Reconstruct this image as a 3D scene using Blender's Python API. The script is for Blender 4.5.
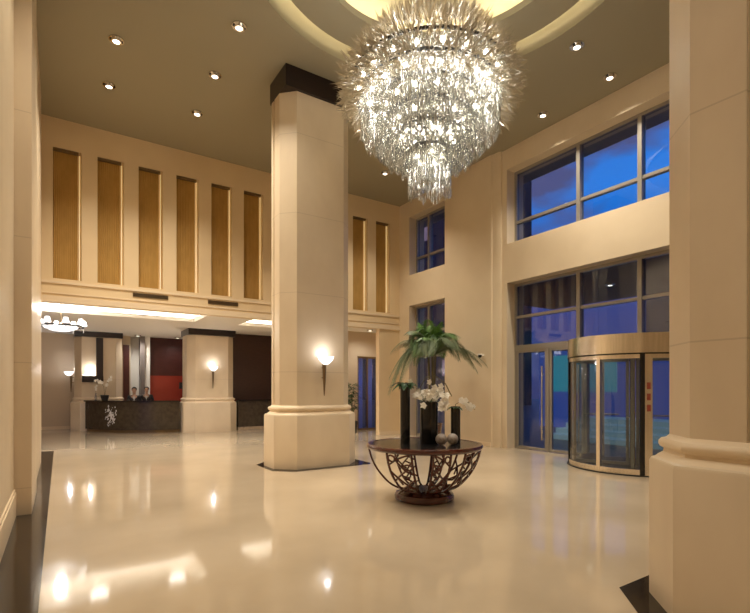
import bpy, bmesh, math, random
from math import sin, cos, pi, radians as R
from mathutils import Vector, Matrix
random.seed(7)
scene = bpy.context.scene
col = scene.collection
for o in list(bpy.data.objects): bpy.data.objects.remove(o)

# ------------------------------------------------------------ camera, world, exposure
TH = math.atan(315 / 478.0)
cd = bpy.data.cameras.new('camera'); cam = bpy.data.objects.new('camera', cd); col.objects.link(cam)
cd.sensor_width = 36; cd.lens = 478 / 750 * 36
cd.shift_y = (388 - 306.5) / 750
cd.clip_end = 400
cam.location = (0, 0, 1.6); cam.rotation_euler = (pi / 2, 0, -TH)
scene.camera = cam
vs = scene.view_settings
vs.view_transform = 'Standard'; vs.look = 'None'; vs.gamma = 1; vs.use_curve_mapping = False
vs.exposure = 0.27
cy = scene.cycles
cy.max_bounces = 9; cy.diffuse_bounces = 5; cy.glossy_bounces = 5; cy.transmission_bounces = 6
cy.transparent_max_bounces = 24; cy.caustics_reflective = False; cy.caustics_refractive = False
cy.sample_clamp_indirect = 6; cy.use_denoising = True

w = bpy.data.worlds.new('dusk_sky'); scene.world = w; w.use_nodes = True
nt = w.node_tree; nt.nodes.clear()
def nn(nt, t, **k):
    n = nt.nodes.new(t)
    for a, v in k.items(): setattr(n, a, v)
    return n
out = nn(nt, 'ShaderNodeOutputWorld'); bg = nn(nt, 'ShaderNodeBackground')
tc = nn(nt, 'ShaderNodeTexCoord'); sep = nn(nt, 'ShaderNodeSeparateXYZ')
nt.links.new(tc.outputs['Generated'], sep.inputs[0])
cr = nn(nt, 'ShaderNodeValToRGB'); nt.links.new(sep.outputs['Z'], cr.inputs[0])
e = cr.color_ramp.elements
e[0].position = 0; e[0].color = (.035, .045, .15, 1); e[1].position = .6; e[1].color = (.015, .16, .60, 1)
m_ = e.new(.36); m_.color = (.022, .24, .80, 1); m_ = e.new(.20); m_.color = (.032, .060, .24, 1)
nz = nn(nt, 'ShaderNodeTexNoise'); nz.inputs['Scale'].default_value = 3.3; nz.inputs['Detail'].default_value = 5
mp = nn(nt, 'ShaderNodeMapping'); mp.inputs['Scale'].default_value = (1, 1, 2.2); mp.inputs['Location'].default_value = (.3, 0, .15)
nt.links.new(tc.outputs['Generated'], mp.inputs[0]); nt.links.new(mp.outputs[0], nz.inputs[0])
cr2 = nn(nt, 'ShaderNodeValToRGB'); cr2.color_ramp.elements[0].position = .56; cr2.color_ramp.elements[1].position = .66
nt.links.new(nz.outputs[0], cr2.inputs[0])
mx = nn(nt, 'ShaderNodeMix', data_type='RGBA'); nt.links.new(cr2.outputs[0], mx.inputs[0])
nt.links.new(cr.outputs[0], mx.inputs[6]); mx.inputs[7].default_value = (.09, .10, .24, 1)
nt.links.new(mx.outputs[2], bg.inputs[0]); bg.inputs[1].default_value = 1.1
nt.links.new(bg.outputs[0], out.inputs[0])

WARM = (1, .895, .725); NEUT = (1, .95, .86)
def lamp(kind, name, loc, power, color=WARM, size=.1, rot=(0, 0, 0), parent=None, **k):
    l = bpy.data.lights.new(name, kind); l.energy = power; l.color = color
    if kind in ('POINT', 'SPOT'): l.shadow_soft_size = size
    if kind == 'AREA':
        l.size = size
    for a, v in k.items(): setattr(l, a, v)
    o = bpy.data.objects.new(name, l); col.objects.link(o); o.location = loc; o.rotation_euler = rot
    if parent: o.parent = parent
    return o
P_DOWN = 400; P_CHAND = 10; P_SCONCE = 2.6

# ------------------------------------------------------------ materials
def mat(name, c, rough=.5, metal=0, noise=None, spec=.5, emit=None, es=0, coat=0, bump=0, joints=None, sheen=0):
    m = bpy.data.materials.new(name); m.use_nodes = True; t = m.node_tree
    b = t.nodes['Principled BSDF']
    b.inputs['Base Color'].default_value = (*c, 1); b.inputs['Roughness'].default_value = rough
    b.inputs['Metallic'].default_value = metal; b.inputs['Specular IOR Level'].default_value = spec
    b.inputs['Coat Weight'].default_value = coat
    if emit: b.inputs['Emission Color'].default_value = (*emit, 1); b.inputs['Emission Strength'].default_value = es
    tcn = nn(t, 'ShaderNodeTexCoord')
    last = None
    if noise:
        sc, c2, det, stretch = noise
        mpn = nn(t, 'ShaderNodeMapping'); mpn.inputs['Scale'].default_value = stretch
        n = nn(t, 'ShaderNodeTexNoise'); n.inputs['Scale'].default_value = sc; n.inputs['Detail'].default_value = det
        t.links.new(tcn.outputs['Object'], mpn.inputs[0]); t.links.new(mpn.outputs[0], n.inputs[0])
        r = nn(t, 'ShaderNodeValToRGB'); r.color_ramp.elements[0].position = .35; r.color_ramp.elements[1].position = .68
        r.color_ramp.elements[0].color = (*c, 1); r.color_ramp.elements[1].color = (*c2, 1)
        t.links.new(n.outputs[0], r.inputs[0]); last = r.outputs[0]
        if bump:
            bp = nn(t, 'ShaderNodeBump'); bp.inputs['Strength'].default_value = bump; bp.inputs['Distance'].default_value = .02
            t.links.new(n.outputs[0], bp.inputs['Height']); t.links.new(bp.outputs[0], b.inputs['Normal'])
    if joints:                                   # stone joints: list of (axis, offset, spacing, width)
        fac = None; s = nn(t, 'ShaderNodeSeparateXYZ'); t.links.new(tcn.outputs['Object'], s.inputs[0])
        def M(op, a, bb=None):
            q = nn(t, 'ShaderNodeMath', operation=op)
            for i, v in enumerate((a, bb)):
                if v is None: continue
                if isinstance(v, (int, float)): q.inputs[i].default_value = v
                else: t.links.new(v, q.inputs[i])
            return q.outputs[0]
        for ax, off, sp, wd in joints:
            v = M('SUBTRACT', s.outputs[ax], off); v = M('DIVIDE', v, sp); v = M('ADD', v, .5); v = M('FRACT', v); v = M('SUBTRACT', v, .5); v = M('ABSOLUTE', v)
            v = M('LESS_THAN', v, wd / sp / 2)
            fac = v if fac is None else M('MAXIMUM', fac, v)
        fac = M('MULTIPLY', fac, .28)
        q = nn(t, 'ShaderNodeMix', data_type='RGBA'); t.links.new(fac, q.inputs[0])
        if last: t.links.new(last, q.inputs[6])
        else: q.inputs[6].default_value = (*c, 1)
        q.inputs[7].default_value = (c[0] * .35, c[1] * .3, c[2] * .25, 1); last = q.outputs[2]
    if last: t.links.new(last, b.inputs['Base Color'])
    return m
def glassmat(name, tint, base=.05, rough=.0, diff=0):
    m = bpy.data.materials.new(name); m.use_nodes = True; t = m.node_tree; t.nodes.clear()
    o = nn(t, 'ShaderNodeOutputMaterial'); tr = nn(t, 'ShaderNodeBsdfTransparent'); tr.inputs[0].default_value = (*tint, 1)
    g = nn(t, 'ShaderNodeBsdfGlossy'); g.inputs['Roughness'].default_value = rough
    f = nn(t, 'ShaderNodeLayerWeight'); f.inputs[0].default_value = .5
    pw = nn(t, 'ShaderNodeMath', operation='POWER'); pw.inputs[1].default_value = 4; t.links.new(f.outputs['Facing'], pw.inputs[0])
    a = nn(t, 'ShaderNodeMath', operation='ADD', use_clamp=True); a.inputs[1].default_value = base; t.links.new(pw.outputs[0], a.inputs[0])
    x = nn(t, 'ShaderNodeMixShader'); t.links.new(a.outputs[0], x.inputs[0]); t.links.new(tr.outputs[0], x.inputs[1]); t.links.new(g.outputs[0], x.inputs[2])
    res = x.outputs[0]
    if diff:
        d = nn(t, 'ShaderNodeBsdfDiffuse'); tl = nn(t, 'ShaderNodeBsdfTranslucent')
        d.inputs[0].default_value = (*tint, 1); tl.inputs[0].default_value = (*tint, 1)
        y = nn(t, 'ShaderNodeMixShader'); y.inputs[0].default_value = .5; t.links.new(d.outputs[0], y.inputs[1]); t.links.new(tl.outputs[0], y.inputs[2])
        z = nn(t, 'ShaderNodeMixShader'); z.inputs[0].default_value = diff; t.links.new(res, z.inputs[1]); t.links.new(y.outputs[0], z.inputs[2]); res = z.outputs[0]
    t.links.new(res, o.inputs[0]); return m
CR1 = (.72, .60, .44); CR2 = (.65, .53, .38)
M = dict(
    stone=mat('cream_limestone', CR1, .38, noise=(1.6, CR2, 5, (1, 1, .6)), joints=[(2, 1.92, 1.58, .012)]),
    plain=mat('plain_limestone', CR1, .38, noise=(1.6, CR2, 5, (1, 1, .6))),
    wallp=mat('cream_wall', (.73, .61, .445), .45, noise=(.9, (.67, .55, .39), 4, (1, 1, 1))),
    wallb=mat('warm_lit_cream_wall', (.77, .61, .39), .5, noise=(.9, (.72, .56, .35), 4, (1, 1, 1))),  # yellower than the other walls: warm light put into the colour
    mould=mat('cream_moulding', (.78, .64, .46), .4),
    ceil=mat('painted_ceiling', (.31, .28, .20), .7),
    white=mat('white_plaster', (.86, .82, .76), .7),
    floor=mat('polished_cream_marble', (.545, .44, .315), .075, noise=(.8, (.48, .385, .27), 5, (1, 1, 1)), spec=.55),
    dark=mat('polished_dark_granite', (.018, .013, .010), .10, noise=(30, (.03, .022, .016), 3, (1, 1, 1)), spec=.4),
    cap=mat('dark_wenge_wood', (.016, .006, .004), .3, noise=(6, (.010, .004, .003), 4, (1, 1, 8))),
    gold=mat('gold_fabric_panel', (.46, .27, .07), .6, noise=(9, (.40, .23, .055), 2, (1, 1, .3))),
    bronze=mat('bronze_metal', (.23, .16, .09), .35, .8),
    mullion=mat('anodised_mullion', (.34, .31, .27), .38, .5),
    steel=mat('brushed_champagne_steel', (.93, .84, .70), .26, 1, noise=(30, (.82, .73, .60), 2, (1, 1, .05))),
    black=mat('satin_black', (.010, .009, .009), .18),
    blackm=mat('matt_black', (.02, .018, .017), .6),
    chrome=mat('chrome', (.8, .78, .75), .15, 1),
    mahog=mat('mahogany', (.085, .018, .010), .22, noise=(5, (.05, .011, .007), 5, (1, 1, 6)), coat=.5),
    desk=mat('dark_bronze_stone', (.045, .032, .022), .18, noise=(8, (.075, .055, .035), 5, (1, 1, 1))),
    red=mat('lamplit_red', (.30, .03, .015), .35),  # brighter than the dark red above it: lamp glow put into the colour
    darkred=mat('dark_red_wood', (.06, .010, .008), .4, noise=(5, (.045, .008, .006), 4, (1, 1, 6))),
    brown=mat('dark_brown_panel', (.055, .022, .014), .45, noise=(5, (.04, .016, .010), 4, (1, 1, 6))),
    beige=mat('beige_wall', (.60, .48, .34), .6),
    grey=mat('grey_lacquer', (.20, .17, .16), .4),
    bulb=mat('bulb_glow', (1, 1, 1), .5, emit=(1, .93, .80), es=26),
    downglow=mat('downlight_glow', (1, 1, 1), .5, emit=(1, .90, .72), es=4),
    cove=mat('cove_glow', (1, 1, 1), .5, emit=(1, .84, .55), es=13.0),
    covew=mat('cove_white_glow', (1, 1, 1), .5, emit=(1, .93, .80), es=8),
    side=mat('niche_light_glow', (1, 1, 1), .5, emit=(1, .72, .28), es=.45),
    shade=mat('glowing_glass_shade', (1, 1, 1), .5, emit=(.95, .97, 1), es=1.4),
    glass=glassmat('window_glass', (.80, .84, .90), .075),
    doorglass=glassmat('door_glass', (.84, .88, .90), .07),
    crystal=glassmat('clear_crystal', (.90, .90, .87), .24, .12, .14),
    champ=glassmat('champagne_crystal', (.84, .78, .66), .22, .15, .40),
    palm=mat('palm_green', (.075, .17, .045), .45, noise=(5, (.12, .20, .07), 2, (1, 1, 1))),
    palmb=mat('bright_palm_green', (.13, .27, .05), .45),
    palmd=mat('pale_palm_green', (.13, .17, .09), .5),
    leaf=mat('dark_leaf', (.015, .06, .012), .4),
    petal=mat('white_petal', (.88, .84, .76), .5),
    petalc=mat('orchid_centre', (.75, .45, .12), .5),
    stem=mat('brown_green_stem', (.12, .10, .035), .5),
    soil=mat('soil', (.03, .02, .012), .9),
    skin=mat('skin', (.62, .38, .26), .5),
    hair=mat('black_hair', (.012, .009, .008), .45),
    suit=mat('dark_uniform', (.016, .015, .018), .6),
    shirt=mat('white_shirt', (.75, .72, .68), .6),
    ball=mat('mottled_grey_glass_ball', (.20, .155, .135), .3, noise=(16, (.42, .37, .33), 4, (1, 1, 1))),
    silver=mat('silver_leaf', (.9, .9, .92), .25, .25),
    tealglow=mat('lit_kiosk', (.0, .1, .1), .5, emit=(.01, .24, .32), es=.6),
    blueglow=mat('lit_blue_wall', (.0, .03, .1), .5, emit=(.02, .07, .34), es=.55),
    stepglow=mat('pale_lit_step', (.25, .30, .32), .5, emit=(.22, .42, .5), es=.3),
    facade=mat('far_facade', (.05, .045, .06), .8, noise=(2, (.07, .06, .075), 2, (1, 1, .2))),
    asphalt=mat('dark_paving', (.04, .045, .055), .35),
    litwin=mat('lit_window', (.2, .1, .1), .5, emit=(.55, .34, .40), es=.35),
    curtain=mat('mauve_curtain', (.30, .22, .24), .8, noise=(16, (.18, .13, .16), 2, (1, 1, .05))),
    bluecurt=glassmat('blue_sheer_curtain', (.35, .45, .85), 0, .5, .8),
    signred=mat('red_sign', (.30, .06, .04), .5),
)

# ------------------------------------------------------------ mesh builder
class MB:
    def __init__(s): s.v = []; s.f = []; s.sm = []
    def add(s, vs_, fs, smooth=False):
        n = len(s.v); s.v += [tuple(v) for v in vs_]
        for f in fs: s.f.append(tuple(i + n for i in f)); s.sm.append(smooth)
        return s
    def box(s, x0, x1, y0, y1, z0, z1):
        v = [(x, y, z) for z in (z0, z1) for y in (y0, y1) for x in (x0, x1)]
        return s.add(v, [(0, 2, 3, 1), (4, 5, 7, 6), (0, 1, 5, 4), (2, 6, 7, 3), (0, 4, 6, 2), (1, 3, 7, 5)])
    def prism(s, poly, z0, z1, poly2=None):
        n = len(poly); p2 = poly2 or poly
        v = [(x, y, z0) for x, y in poly] + [(x, y, z1) for x, y in p2]
        return s.add(v, [tuple(range(n - 1, -1, -1)), tuple(range(n, 2 * n))] + [(i, (i + 1) % n, n + (i + 1) % n, n + i) for i in range(n)])
    def loft(s, rings, smooth=False, cap=True):     # list of closed loops of equal length
        n = len(rings[0]); v = [p for r in rings for p in r]; f = []
        for k in range(len(rings) - 1):
            for i in range(n):
                j = (i + 1) % n; f.append((k * n + i, k * n + j, (k + 1) * n + j, (k + 1) * n + i))
        if cap: f += [tuple(range(n - 1, -1, -1)), tuple(range((len(rings) - 1) * n, len(rings) * n))]
        return s.add(v, f, smooth)
    def lathe(s, prof, c=(0, 0, 0), seg=32, smooth=True, cap=True):
        return s.loft([[(c[0] + max(r, 1e-4) * cos(2 * pi * i / seg), c[1] + max(r, 1e-4) * sin(2 * pi * i / seg), c[2] + z) for i in range(seg)] for r, z in prof], smooth, cap)
    def annulus(s, r0, r1, z0, z1, c=(0, 0), seg=64, a0=0, a1=2 * pi, smooth=True):
        full = abs(a1 - a0 - 2 * pi) < 1e-6; n = seg if full else seg + 1
        v = []
        for i in range(n):
            a = a0 + (a1 - a0) * i / seg; C_, S_ = cos(a), sin(a)
            for r, z in ((r0, z0), (r1, z0), (r1, z1), (r0, z1)): v.append((c[0] + r * C_, c[1] + r * S_, z))
        f = []
        for i in range(seg):
            j = (i + 1) % n
            for k in range(4): f.append((4 * i + k, 4 * j + k, 4 * j + (k + 1) % 4, 4 * i + (k + 1) % 4))
        if not full: f += [(3, 2, 1, 0), (4 * n - 4, 4 * n - 3, 4 * n - 2, 4 * n - 1)]
        return s.add(v, f, smooth)
    def tube(s, pts, rad, seg=8, smooth=True):
        pts = [Vector(p) for p in pts]; n = len(pts)
        if not isinstance(rad, (list, tuple)): rad = [rad] * n
        rings = []; up = Vector((0, 0, 1)); prev = None
        for i, p in enumerate(pts):
            d = (pts[min(i + 1, n - 1)] - pts[max(i - 1, 0)]).normalized()
            if prev is None:
                a = up if abs(d.z) < .9 else Vector((1, 0, 0)); x = d.cross(a).normalized()
            else: x = (prev - d * prev.dot(d)).normalized()
            prev = x; y = d.cross(x)
            rings.append([tuple(p + rad[i] * (cos(2 * pi * k / seg) * x + sin(2 * pi * k / seg) * y)) for k in range(seg)])
        return s.loft(rings, smooth)
    def ball(s, c, r, seg=16, rz=None):
        rz = rz or r; k = seg // 2
        return s.lathe([(r * sin(pi * i / k), -rz * cos(pi * i / k)) for i in range(k + 1)], c, seg)
    def xf(s, mtx): s.v = [tuple(mtx @ Vector(v)) for v in s.v]; return s
    def build(s, name, m, parent=None, loc=None, sharp=35, bevel=0):
        me = bpy.data.meshes.new(name); me.from_pydata(s.v, [], s.f)
        me.polygons.foreach_set('use_smooth', s.sm)
        bm = bmesh.new(); bm.from_mesh(me); bmesh.ops.recalc_face_normals(bm, faces=bm.faces); bm.to_mesh(me); bm.free()
        me.set_sharp_from_angle(angle=R(sharp))
        me.materials.append(m); o = bpy.data.objects.new(name, me); col.objects.link(o)
        if parent: o.parent = parent
        if loc: o.location = loc
        if bevel:
            b = o.modifiers.new('bevel', 'BEVEL'); b.width = bevel; b.segments = 2; b.limit_method = 'ANGLE'
        return o
def tag(o, label=None, cat=None, group=None, kind=None):
    if label: o['label'] = label
    if cat: o['category'] = cat
    if group: o['group'] = group
    if kind: o['kind'] = kind
    return o
def thing(name, label, cat, loc=(0, 0, 0), rz=0, group=None):
    o = bpy.data.objects.new(name, None); o.empty_display_size = .2; col.objects.link(o); o.location = loc; o.rotation_euler = (0, 0, rz)
    return tag(o, label, cat, group)
def kids(o): return [c for c in bpy.data.objects if c.parent == o]
def dup(root, loc, rz=0, label=None, group=None, scale=None):
    def cp(o, par):
        c = o.copy(); col.objects.link(c)
        if par: c.parent = par
        for k in [k for k in kids(o)]: cp(k, c)
        return c
    r = cp(root, None); r.location = loc; r.rotation_euler = (0, 0, rz)
    if scale: r.scale = (scale,) * 3
    if label: r['label'] = label
    if group: r['group'] = group
    return r
def struct(o, kind='structure'): o['kind'] = kind; return o

def gridwall(axis, d0, d1, us, vs_, filled):
    """thick wall in the plane normal to axis ('x' or 'y'); openings where filled() is False; faces only on boundaries"""
    mb = MB(); nu, nv = len(us) - 1, len(vs_) - 1
    def P(u, v, d): return (d, u, v) if axis == 'x' else (u, d, v)
    F = [[filled((us[i] + us[i + 1]) / 2, (vs_[j] + vs_[j + 1]) / 2) for j in range(nv)] for i in range(nu)]
    for i in range(nu):
        for j in range(nv):
            if not F[i][j]: continue
            a, b, c, d = us[i], us[i + 1], vs_[j], vs_[j + 1]
            mb.add([P(a, c, d0), P(b, c, d0), P(b, d, d0), P(a, d, d0)], [(0, 1, 2, 3)])
            mb.add([P(a, c, d1), P(b, c, d1), P(b, d, d1), P(a, d, d1)], [(3, 2, 1, 0)])
            for di, dj, q in ((-1, 0, [(a, c), (a, d)]), (1, 0, [(b, c), (b, d)]), (0, -1, [(a, c), (b, c)]), (0, 1, [(a, d), (b, d)])):
                ii, jj = i + di, j + dj
                if 0 <= ii < nu and 0 <= jj < nv and F[ii][jj]: continue
                (u1, v1), (u2, v2) = q
                mb.add([P(u1, v1, d0), P(u2, v2, d0), P(u2, v2, d1), P(u1, v1, d1)], [(0, 1, 2, 3)])
    # weld
    key = {}; nv_ = []; mp_ = []
    for v in mb.v:
        k = tuple(round(c, 4) for c in v)
        if k not in key: key[k] = len(nv_); nv_.append(v)
        mp_.append(key[k])
    mb.v = nv_; mb.f = [tuple(mp_[i] for i in f) for f in mb.f]
    return mb

# ============================================================ THE SETTING
ZC = 7.9
FW = Vector((sin(TH), cos(TH), 0)); RT = Vector((cos(TH), -sin(TH), 0))
struct(MB().box(-4.2, 10.6, -6.2, 24.2, -.3, 0).build('floor', M['floor']))
struct(MB().box(-.48, -.13, -6.0, 14.6, 0, .004).build('trim_1', M['dark']))
# ceiling with a round recess
RC = (4.55, 5.1)
def ceiling():
    mb = MB(); n = 96; r = 2.92
    X0, X1, Y0, Y1 = -.9, 10.6, -6.2, 14.0
    inner = [(RC[0] + r * cos(2 * pi * i / n), RC[1] + r * sin(2 * pi * i / n)) for i in range(n)]
    outer = []
    for i in range(n):
        a = 2 * pi * i / n; c, s_ = cos(a), sin(a); t = 1e9
        if c > 1e-9: t = min(t, (X1 - RC[0]) / c)
        if c < -1e-9: t = min(t, (X0 - RC[0]) / c)
        if s_ > 1e-9: t = min(t, (Y1 - RC[1]) / s_)
        if s_ < -1e-9: t = min(t, (Y0 - RC[1]) / s_)
        outer.append((RC[0] + t * c, RC[1] + t * s_))
    v = [(x, y, ZC) for x, y in inner] + [(x, y, ZC) for x, y in outer] + [(x, y, ZC + .1) for x, y in inner] + [(x, y, ZC + .1) for x, y in outer]
    f = []
    for i in range(n):
        j = (i + 1) % n
        f += [(i, j, n + j, n + i), (2 * n + i, 3 * n + i, 3 * n + j, 2 * n + j), (i, 2 * n + i, 2 * n + j, j), (n + i, n + j, 3 * n + j, 3 * n + i)]
    mb.add(v, f)
    for cx_, cy_ in ((X0, Y0), (X1, Y0), (X0, Y1), (X1, Y1)):      # corner slivers left by the radial fan
        pts = sorted(outer, key=lambda p: (p[0] - cx_) ** 2 + (p[1] - cy_) ** 2)
        i = outer.index(pts[0]); cands = [outer[i - 1], outer[(i + 1) % n]]
        for q in cands:
            if abs(q[0] - pts[0][0]) > 1e-6 and abs(q[1] - pts[0][1]) > 1e-6:
                mb.add([(pts[0][0], pts[0][1], ZC), (cx_, cy_, ZC), (q[0], q[1], ZC)], [(0, 1, 2)])
    return mb
ce = struct(ceiling().build('ceiling', M['ceil']))
rc = MB(); rc.annulus(2.92, 3.0, ZC + .1, ZC + .55, RC, 96); rc.annulus(0.001, 3.0, ZC + .55, ZC + .62, RC, 96)
rc.build('ceiling_dome', M['ceil'], ce)
MB().annulus(1.95, 2.62, ZC + .08, ZC + .20, RC, 96).build('floating_ring', M['ceil'], ce)
MB().annulus(2.38, 2.46, ZC + .22, ZC + .27, RC, 96).build('cove_strip', M['cove'], ce)
MB().annulus(2.10, 2.18, ZC + .22, ZC + .27, RC, 96).build('cove_strip', M['cove'], ce)

# back wall with tall niches above, open below
PX = [-.14 + .901 * i for i in range(11)]; PW = .57
niche = [(x, x + PW) for x in PX]
us = sorted({-4.2, -.36, 9.0, 9.85} | {round(a, 4) for n in niche for a in n})
vz = [0, 3.6, 4.16, 7.22, ZC]
def fb(u, v):
    if v < 3.6: return u > 9.0
    if 4.16 < v < 7.22: return not any(a < u < b for a, b in niche)
    return True
struct(gridwall('y', 13.4, 13.6, us, vz, fb).build('wall_back', M['wallb']))
struct(MB().box(-4.2, 9.85, 13.6, 13.72, 3.75, ZC).build('wall_back_backing', M['wallb']))
struct(MB().box(-.36, 9.85, 13.355, 13.4, 3.6, 3.74).box(-.36, 9.85, 13.37, 13.4, 4.04, 4.10).box(-.36, 9.85, 13.38, 13.4, 3.80, 3.83).build('trim_2', M['mould']))
struct(MB().box(9.0, 9.85, 13.385, 13.4, 0, .12).build('baseboard_back', M['mould']))
# right wall
BY0, BY1 = 2.45, 8.62; FY0, FY1 = 10.98, 12.85
us = [-6.2, BY0, BY1, FY0, FY1, 13.4, 13.6]; vz = [0, 3.75, 4.37, 5.40, 7.36, ZC]
def fr(u, v):
    main = BY0 < u < BY1 or FY0 < u < FY1
    if main and (v < 4.37 or 5.40 < v < 7.36): return False
    return True
struct(gridwall('x', 9.85, 10.5, us, vz, fr).build('wall_right', M['wallp']))
struct(MB().prism([(9.85, 8.78), (9.80, 8.78), (9.76, 8.86), (9.76, 9.02), (9.72, 9.06), (9.72, 10.9), (9.76, 10.96), (9.85, 10.96)], 0, ZC).build('wall_right_pier', M['wallp']))
struct(MB().box(9.70, 9.72, 9.06, 10.9, 0, .12).box(9.83, 9.85, 12.85, 13.38, 0, .12).build('baseboard_right', M['mould']))
# left wall: near wall, pier and the long wall beyond
struct(MB().box(-.9, -.48, -6.2, 7.45, 0, ZC).build('wall_left', M['wallp']))
struct(MB().box(-.9, -.30, 7.45, 9.0, 0, ZC).box(-.9, -.34, 9.0, 12.6, 0, ZC).box(-.9, -.36, 12.6, 13.4, 0, ZC).build('wall_left_pier', M['stone']))
struct(MB().box(-.48, -.455, -6.0, 7.45, 0, .30).box(-.48, -.465, -6.0, 7.45, .30, .34).build('baseboard_left', M['mould']))
struct(MB().box(-.9, 10.6, -6.4, -6.2, 0, ZC).build('wall_near', M['wallp']))
# reception beyond the back wall
RZ = 3.72
trays = [(-3.0, 3.6, 13.95, 16.0), (5.0, 8.4, 13.95, 16.0)]
us = sorted({-4.2, 10.5, *[t[0] for t in trays], *[t[1] for t in trays]}); ys = [13.72, 13.95, 16.0, 24.0]
mb = MB()
for i in range(len(us) - 1):
    for j in range(3):
        mx_, my_ = (us[i] + us[i + 1]) / 2, (ys[j] + ys[j + 1]) / 2
        if any(t[0] < mx_ < t[1] and t[2] < my_ < t[3] for t in trays): continue
        mb.box(us[i], us[i + 1], ys[j], ys[j + 1], RZ, RZ + .12)
cl2 = struct(mb.build('ceiling_reception', M['white']))
for t in trays:
    m = MB(); m.box(t[0] - .25, t[1] + .25, t[2] - .1, t[3] + .25, RZ + .42, RZ + .5)
    m.box(t[0] - .3, t[0] - .25, t[2] - .1, t[3] + .25, RZ + .12, RZ + .5); m.box(t[1] + .25, t[1] + .3, t[2] - .1, t[3] + .25, RZ + .12, RZ + .5)
    m.box(t[0] - .3, t[1] + .3, t[3] + .25, t[3] + .3, RZ + .12, RZ + .5)
    m.build('tray_ceiling', M['white'], cl2)
    MB().box(t[0], t[1], t[3] + .08, t[3] + .13, RZ + .13, RZ + .18).box(t[0] - .13, t[0] - .08, t[2], t[3], RZ + .13, RZ + .18).box(t[1] + .08, t[1] + .13, t[2], t[3], RZ + .13, RZ + .18).build('cove_strip', M['covew'], cl2)
struct(MB().box(-4.2, 10.6, 23.9, 24.1, 0, RZ).build('wall_far', M['beige']))
struct(MB().box(-4.3, -4.1, 13.6, 24.0, 0, RZ).build('wall_reception_left', M['beige']))
struct(MB().box(-4.1, 1.9, 22.2, 22.35, 0, RZ).build('wall_reception_beige', M['beige']))
struct(MB().box(-4.1, 1.9, 22.17, 22.2, 0, .12).build('baseboard_reception', M['mould']))
struct(MB().box(5.6, 9.1, 18.6, 18.8, 0, RZ).build('wall_reception_dark', M['brown']))
# behind the desk
struct(MB().box(3.12, 5.6, 21.9, 22.05, 0, RZ).build('wall_red', M['darkred']))
struct(MB().box(3.14, 4.9, 21.86, 21.9, .0, 2.12).build('trim_3', M['red']))  # lower part of the red panel, its glow painted as a brighter red
struct(MB().box(2.42, 2.78, 22.3, 22.4, 0, RZ).build('wall_white_alcove', M['white']))
struct(MB().box(2.10, 2.42, 21.95, 22.1, 0, RZ).build('wall_door_side', M['beige']))
d4 = struct(MB().box(2.15, 2.38, 21.91, 21.95, 0, 3.36).build('door_4', M['darkred']))
struct(MB().box(2.74, 2.91, 21.6, 22.0, 0, RZ).build('trim_4', M['grey']))
struct(MB().box(2.91, 3.12, 21.7, 22.0, 0, RZ).build('trim_5', M['white']))
# right-hand passage
us = [7.6, 9.36, 10.3, 10.5]; vz = [0, 2.8, RZ]
struct(gridwall('y', 15.4, 15.6, us, vz, lambda u, v: not (9.36 < u < 10.3 and v < 2.8)).build('wall_passage', M['beige']))
def frame(mb, u0, u1, v0, v1, d0, d1, wd, axis):
    for a, b, c, d in ((u0, u0 + wd, v0, v1), (u1 - wd, u1, v0, v1), (u0 + wd, u1 - wd, v0, v0 + wd), (u0 + wd, u1 - wd, v1 - wd, v1)):
        if axis == 'x': mb.box(d0, d1, a, b, c, d)
        else: mb.box(a, b, d0, d1, c, d)
    return mb
d3 = struct(frame(MB(), 9.36, 10.3, 0, 2.8, 15.44, 15.54, .07, 'y').box(9.80, 9.86, 15.44, 15.54, .07, 2.73).build('door_3', M['bronze']))
MB().box(9.43, 9.80, 15.48, 15.50, .07, 2.73).box(9.86, 10.23, 15.48, 15.50, .07, 2.73).build('pane', M['doorglass'], d3)
for x in (9.46, 9.9):
    MB().add([(x + .035 * i, 15.66 + .03 * (i % 2), z) for i in range(9) for z in (.05, 2.75)], [(2 * i, 2 * i + 2, 2 * i + 3, 2 * i + 1) for i in range(8)]).build('curtain', M['bluecurt'], d3)
lamp('POINT', 'dusk_fill_lamp', (9.8, 16.5, 1.7), 16, (.12, .25, 1), .3)  # lamp added behind the curtain, standing in for blue dusk light
struct(MB().box(10.32, 10.5, 13.6, 15.4, 0, RZ).build('wall_passage_right', M['wallp']))
struct(MB().box(8.9, 9.0, 15.6, 18.6, 0, RZ).build('wall_passage_side', M['beige']))

# windows ----------------------------------------------------
GX = 10.2
def window(name, y0, y1, z0, z1, mull, trans, glass='glass', fr_w=.07):
    w_ = struct(frame(MB(), y0, y1, z0, z1, GX - .05, GX + .06, fr_w, 'x').build(name, M['mullion']))
    mm = MB()
    for y in mull: mm.box(GX - .09, GX + .07, y - .045, y + .045, z0 + fr_w, z1 - fr_w)
    mm.build('mullion', M['mullion'], w_)
    ysn = [y0 + fr_w] + [q for y in mull for q in (y - .045, y + .045)] + [y1 - fr_w]
    mt = MB()
    for z in trans:
        for i in range(0, len(ysn), 2): mt.box(GX - .06, GX + .06, ysn[i], ysn[i + 1], z - .035, z + .035)
    mt.build('transom', M['mullion'], w_)
    zs = [z0 + fr_w] + [q for z in trans for q in (z - .035, z + .035)] + [z1 - fr_w]
    for i in range(0, len(ysn), 2):
        for j in range(0, len(zs), 2):
            MB().box(GX - .006, GX + .006, ysn[i], ysn[i + 1], zs[j], zs[j + 1]).build('pane', M[glass], w_)
    return w_
window('window_1', BY0, BY1, 5.40, 7.36, [3.90, 5.30, 6.72], [6.0])
window('window_2', BY0, BY1, 2.66, 4.37, [3.90, 5.30, 6.72], [3.48])
window('window_3', FY0, FY1, 5.40, 7.36, [12.15], [6.0])
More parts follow.
